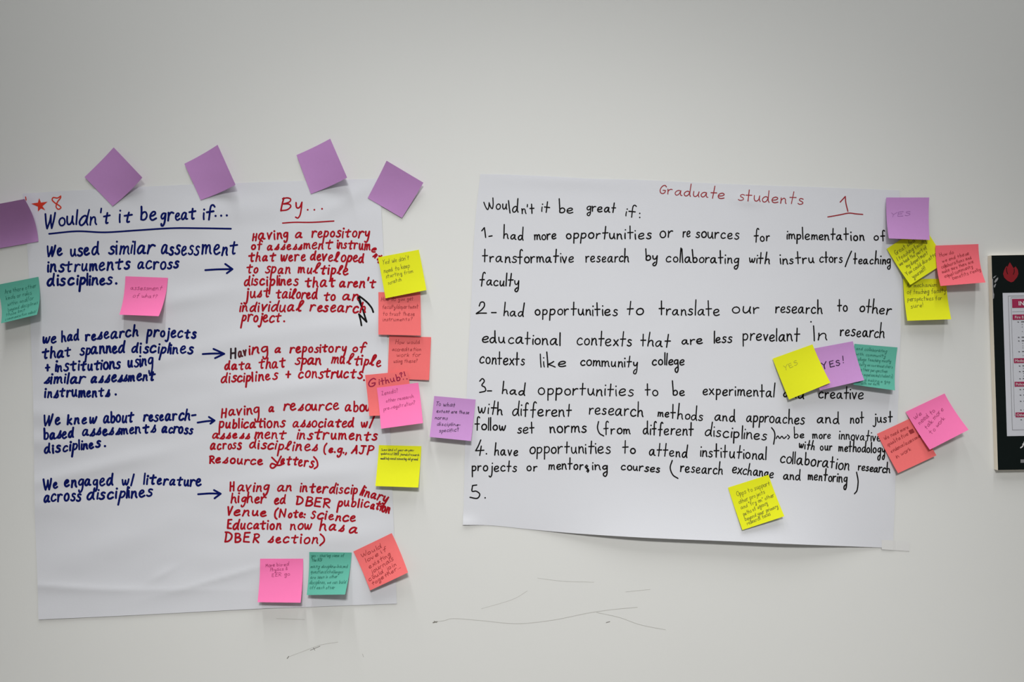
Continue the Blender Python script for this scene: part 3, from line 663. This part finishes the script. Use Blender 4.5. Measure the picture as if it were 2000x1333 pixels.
# right sheet
note('yellow', (1764, 545), (1848, 545), (1858, 624), (1772, 627), (15, 12), 'yellow sticky note about teaching faculty perspectives, lowest of the cluster beside the fire board', base=0.2, under=h_right, p=1.7, pen='pen_olive', pw=1.2, lines=[
    ('As mechanism', 6, 17, 66, 16, 6), ('of teaching faculty', 6, 31, 83, 29, 6), ('perspectives for', 5, 45, 74, 44, 6), ('sure!', 10, 60, 36, 57, 6)])
note('yellow', (1732, 486), (1803, 440), (1849, 511), (1778, 557), (2, 9), 'strongly tilted yellow sticky note starting Great idea, beside the word teaching', base=1.8, under=h_right, p=1.8, pen='pen_olive', pw=1.2, lines=[
    ('Great idea!', 9, 21, 58, 19, 6), ('I teaching faculty!', 6, 33, 76, 31, 5.5), ('we had the part of', 4, 43, 68, 43, 5), ('my department', 13, 54, 64, 53, 5), ('You could dis-attain', 5, 66, 82, 64, 5), ('yourself!', 12, 78, 44, 76, 5.5)])
note('purple', (1731, 386), (1815, 386), (1816, 469), (1736, 466), (10, 12), 'purple sticky note with faint YES beside the underlined red number one', base=3.4, under=h_right, p=2.1, pen='pen_purple', pw=1.0, lines=[('YES', 11, 40, 49, 36, 6.5)])
note('salmon', (1827, 480), (1911, 477), (1925, 552), (1837, 559), (19, 14), 'salmon pink sticky note with slanting lines, between yellow notes and the black fire board', base=4.8, under=lambda x, y: 0.0008, p=2.2, pen='pen_red', pw=1.1, lines=[
    ('How do', 8, 24, 36, 18, 5.5), ('we end these', 12, 36, 66, 22, 5), ('collaborations and', 9, 49, 70, 31, 5), ('make sure there are', 9, 59, 73, 40, 5), ('equal community', 12, 69, 70, 50, 5), ('benefits really', 26, 74, 84, 58, 5)])
note('teal', (1669, 672), (1753, 679), (1748, 763), (1667, 752), (14, 14), 'teal sticky note partly under the purple YES! note', base=0.2, under=h_right, p=2.2, pen='pen_green', pw=1.0, lines=[
    ('and collaborating', 4, 12, 66, 12, 4.4), ('with community', 4, 23, 64, 22, 4.4), ('college teaching mostly', 6, 34, 76, 31, 4.2), ('faculty as co-researchers', 6, 44, 80, 42, 4.2), ('bring their perspectives', 6, 55, 70, 52, 4.2), ('their experiences/students)', 8, 65, 81, 61, 4.2), ('and making a gap', 14, 75, 76, 72, 4), ('with our data', 16, 82, 54, 79, 3.8)])
note('purple', (1585, 682), (1666, 667), (1688, 743), (1601, 763), (17, 12), 'purple sticky note with bold dark YES! between yellow and teal notes', base=1.8, under=h_right, p=1.8, pen='pen_violet', pw=2.6, lines=[
    ('YES', 14, 46, 51, 44, 8.4), ('!', 56, 41, 62, 40, 10)])
note('yellow', (1509, 701), (1587, 673), (1622, 748), (1541, 781), (15, 6), 'yellow sticky note with thin YES hiding part of the line about creative', base=3.2, under=h_right, p=1.8, pen='pen_faint', pw=1.2, lines=[('YES', 15, 30, 44, 28, 6.6)])
note('coral', (1713, 848), (1788, 813), (1829, 890), (1754, 925), (9, 8), 'coral sticky note with a blacked out word, partly under a tilted pink note', base=0.4, under=h_right, p=1.8, pen='pen_red', pw=1.1, lines=[
    ('We need more', 8, 17, 62, 16, 5), ('qualitative', 8, 31, 56, 28, 5), ('#', 60, 21, 68, 21, 5), ('evidence/assessment', 8, 45, 82, 41, 4.8), ('in work', 12, 59, 46, 56, 5)])
note('pink', (1769, 805), (1845, 769), (1892, 840), (1816, 879), (20, 13), 'tilted pink sticky note on the bare wall overlapping a coral note', base=2.2, under=lambda x, y: 0.0008, p=1.8, pen='pen_pink', pw=1.2, lines=[
    ('We', 9, 22, 26, 18, 5.5), ('need to', 11, 35, 52, 25, 6), ('talk more', 18, 49, 68, 29, 5.5), ('to work', 20, 62, 60, 46, 5.5)])
note('yellow', (1422, 953), (1501, 928), (1532, 1009), (1450, 1036), (10, 4), 'yellow sticky note alone below the word exchange on the numbered list', base=0.2, under=h_right, p=1.8, pen='pen_olive', pw=1.2, lines=[
    ('Opps to support', 12, 22, 82, 20, 6), ('other projects', 11, 37, 67, 33, 5.5), ('and "try on" other', 11, 48, 82, 44, 5), ('paths of agency', 11, 61, 64, 54, 5), ('beyond your primary', 11, 71, 81, 66, 5), ('research focus', 12, 79, 62, 75, 5)])

# ------------------------------------------------------------------ black fire safety board at the right
BH = 0.010
def bd(x, y, lift=0.0):
    return place(x, y, BH + lift)
def quad(name, x0, y0, x1, y1, m, parent, lift, label=None):
    k = Ink(brd, lift); k.poly([(x0, y0), (x1, y0), (x1, y1), (x0, y1)])
    return k.make(name, M[m], parent, label)
# board frame: local pixels (a right, b down) from its upper left face corner, turned a little
ANG = math.radians(-1.75)
BW, BL = 300, 420.5
def brd(a, b, lift):
    return bd(1936 + a * math.cos(ANG) - b * math.sin(ANG) , 499 + a * math.sin(ANG) * 0.55 + b * math.cos(ANG), lift)
front = [brd(0, 0, 0), brd(BW, 0, 0), brd(BW, BL, 0), brd(0, BL, 0)]
back = [Vector((p.x, -0.0003, p.z)) for p in front]
sign = build('safety_sign_board', front + back, [(3, 2, 1, 0), (4, 5, 6, 7), (0, 1, 5, 4), (1, 2, 6, 5), (2, 3, 7, 6), (3, 0, 4, 7)], M['board_edge'], smooth=False)
tag(sign, 'black notice board with a red flame and a printed white sheet', 'notice board')
quad('printed_face', 0.4, 0.4, BW - 0.4, BL - 0.4, 'board', sign, 0.0002, 'black printed face')
k = Ink(brd, 0.0004)
for pts in ([(2, 44), (5, 41), (9, 39.5), (7, 42), (4, 45)], [(4, 52), (7, 47), (12, 43), (12, 47), (9, 51), (6, 54)], [(3, 60), (6, 56), (8, 56), (6, 61), (4, 64)],
            [(0.4, 45), (2, 47), (1.8, 60), (2.2, 72), (3.6, 77), (2.6, 84), (0.4, 86)]):
    k.poly(pts)
k.make('chipped_edge', M['chip'], sign, 'chipped pale patch')
k = Ink(brd, 0.0005)
fl = [(36, 14), (40, 21), (43, 26), (47, 22.5), (51, 29), (52, 37), (49, 44), (42, 52), (37, 53.5), (30, 50), (24, 44), (22, 37), (24, 30), (27, 24), (30, 21), (30.5, 25), (33, 19)]
fc = (37, 39)
for a, b in zip(fl, fl[1:] + fl[:1]): k.poly([fc, a, b])
fs = k.make('flame_symbol', M['flame'], sign, 'dark red flame')
k = Ink(brd, 0.0007); k.stroke([(29, 25), (29.5, 32), (31, 37)], 1.3, 2); k.stroke([(44, 27), (44, 33), (42, 38)], 1.3, 2)
k.make('flame_crease', M['board'], fs)
# printed sheet on the board
SX, SY = 20, 74
ins = quad('printed_insert', SX, SY, BW - 22, 354, 'insert', sign, 0.0005, 'white printed sheet')
k = Ink(brd, 0.0008)
for r_, wd in (((11, 6, 244, 268), 0.7), ((16, 9, 238, 240), 0.5)):
    x0, y0, x1, y1 = r_; x0 += SX; x1 += SX; y0 += SY; y1 += SY
    for a, b in (((x0, y0), (x1, y0)), ((x1, y0), (x1, y1)), ((x1, y1), (x0, y1)), ((x0, y1), (x0, y0))): k.stroke([a, b], wd)
k.stroke([(38, 111), (258, 111)], 0.5)
k.make('border_line', M['grey'], sign)
def printed(txt, x, y, size, m, lift=0.0012, bold=0.0, parent=sign):
    cu = bpy.data.curves.new('t', 'FONT'); cu.body = txt; cu.size = size; cu.offset = bold
    ob = bpy.data.objects.new('t', cu); C.objects.link(ob)
    dg = bpy.context.evaluated_depsgraph_get(); me = bpy.data.meshes.new_from_object(ob.evaluated_get(dg))
    k = Ink(brd, lift)
    k.v = [brd(x + v.co.x, y - v.co.y, lift) for v in me.vertices]; k.q = [tuple(p.vertices) for p in me.polygons]
    bpy.data.objects.remove(ob); bpy.data.curves.remove(cu); bpy.data.meshes.remove(me)
    return k.make('printed_text', M[m], parent)
for (y0, y1, t, ts, tx) in ((86, 103.5, 'IN', 11.5, 50), (116.5, 127, 'Fire Em', 7.5, 42), (202, 211.5, 'Medica', 7.2, 40), (248, 257.5, 'Police', 7.2, 40), (308, 317.5, 'Other', 7.2, 40)):
    q = quad('heading_banner', 38, y0, 258, y1, 'banner', sign, 0.0008, 'crimson heading strip')
    printed(t, tx, y1 - (y1 - y0 - ts * 0.7) / 2, ts, 'white', 0.0011, 0.018 * ts if t == 'IN' else 0.0, q)
rows = [(131, 1), (136, 0), (141, 0), (150, 0), (161, 1), (168, 1), (173, 0), (178, 0), (182, 0), (189, 1), (197, 0), (217, 1), (222, 0), (228, 1), (232, 0), (237, 0), (242, 1), (263, 1), (268, 0), (274, 1), (279, 0), (286, 1), (291, 0), (296, 0), (303, 1), (322, 1)]
k = Ink(brd, 0.0008)
for i, (y, main) in enumerate(rows):
    if main:
        k.stroke([(48, y), (49.8, y + 0.6)], 1.4)
        a = 55
        for n_ in range(6):
            l = RNG.uniform(8, 26); 
            if a + l > 250: break
            k.stroke([(a, y), (a + l, y)], 1.5); a += l + 3
    else:
        k.stroke([(56, y), (56.8, y)], 1.0)
        a = 62
        for n_ in range(5):
            l = RNG.uniform(8, 30)
            if a + l > 246: break
            k.stroke([(a, y), (a + l, y)], 0.8); a += l + 3
o = k.make('list_text', M['text'], sign)
k = Ink(brd, 0.0005); k.stroke([(46, 377), (50, 374), (54, 365), (57, 358)], 2.2, 2); k.stroke([(57, 358), (60, 376)], 2.2); k.stroke([(50, 370), (60, 370)], 1.4)
k.make('logo_letter', M['white'], sign, 'white italic letter')
quad('lower_label', 45, 400, 120, 406.5, 'grey', sign, 0.0005, 'small grey label')

for o in bpy.data.objects:
    if '_o' in o: del o['_o']
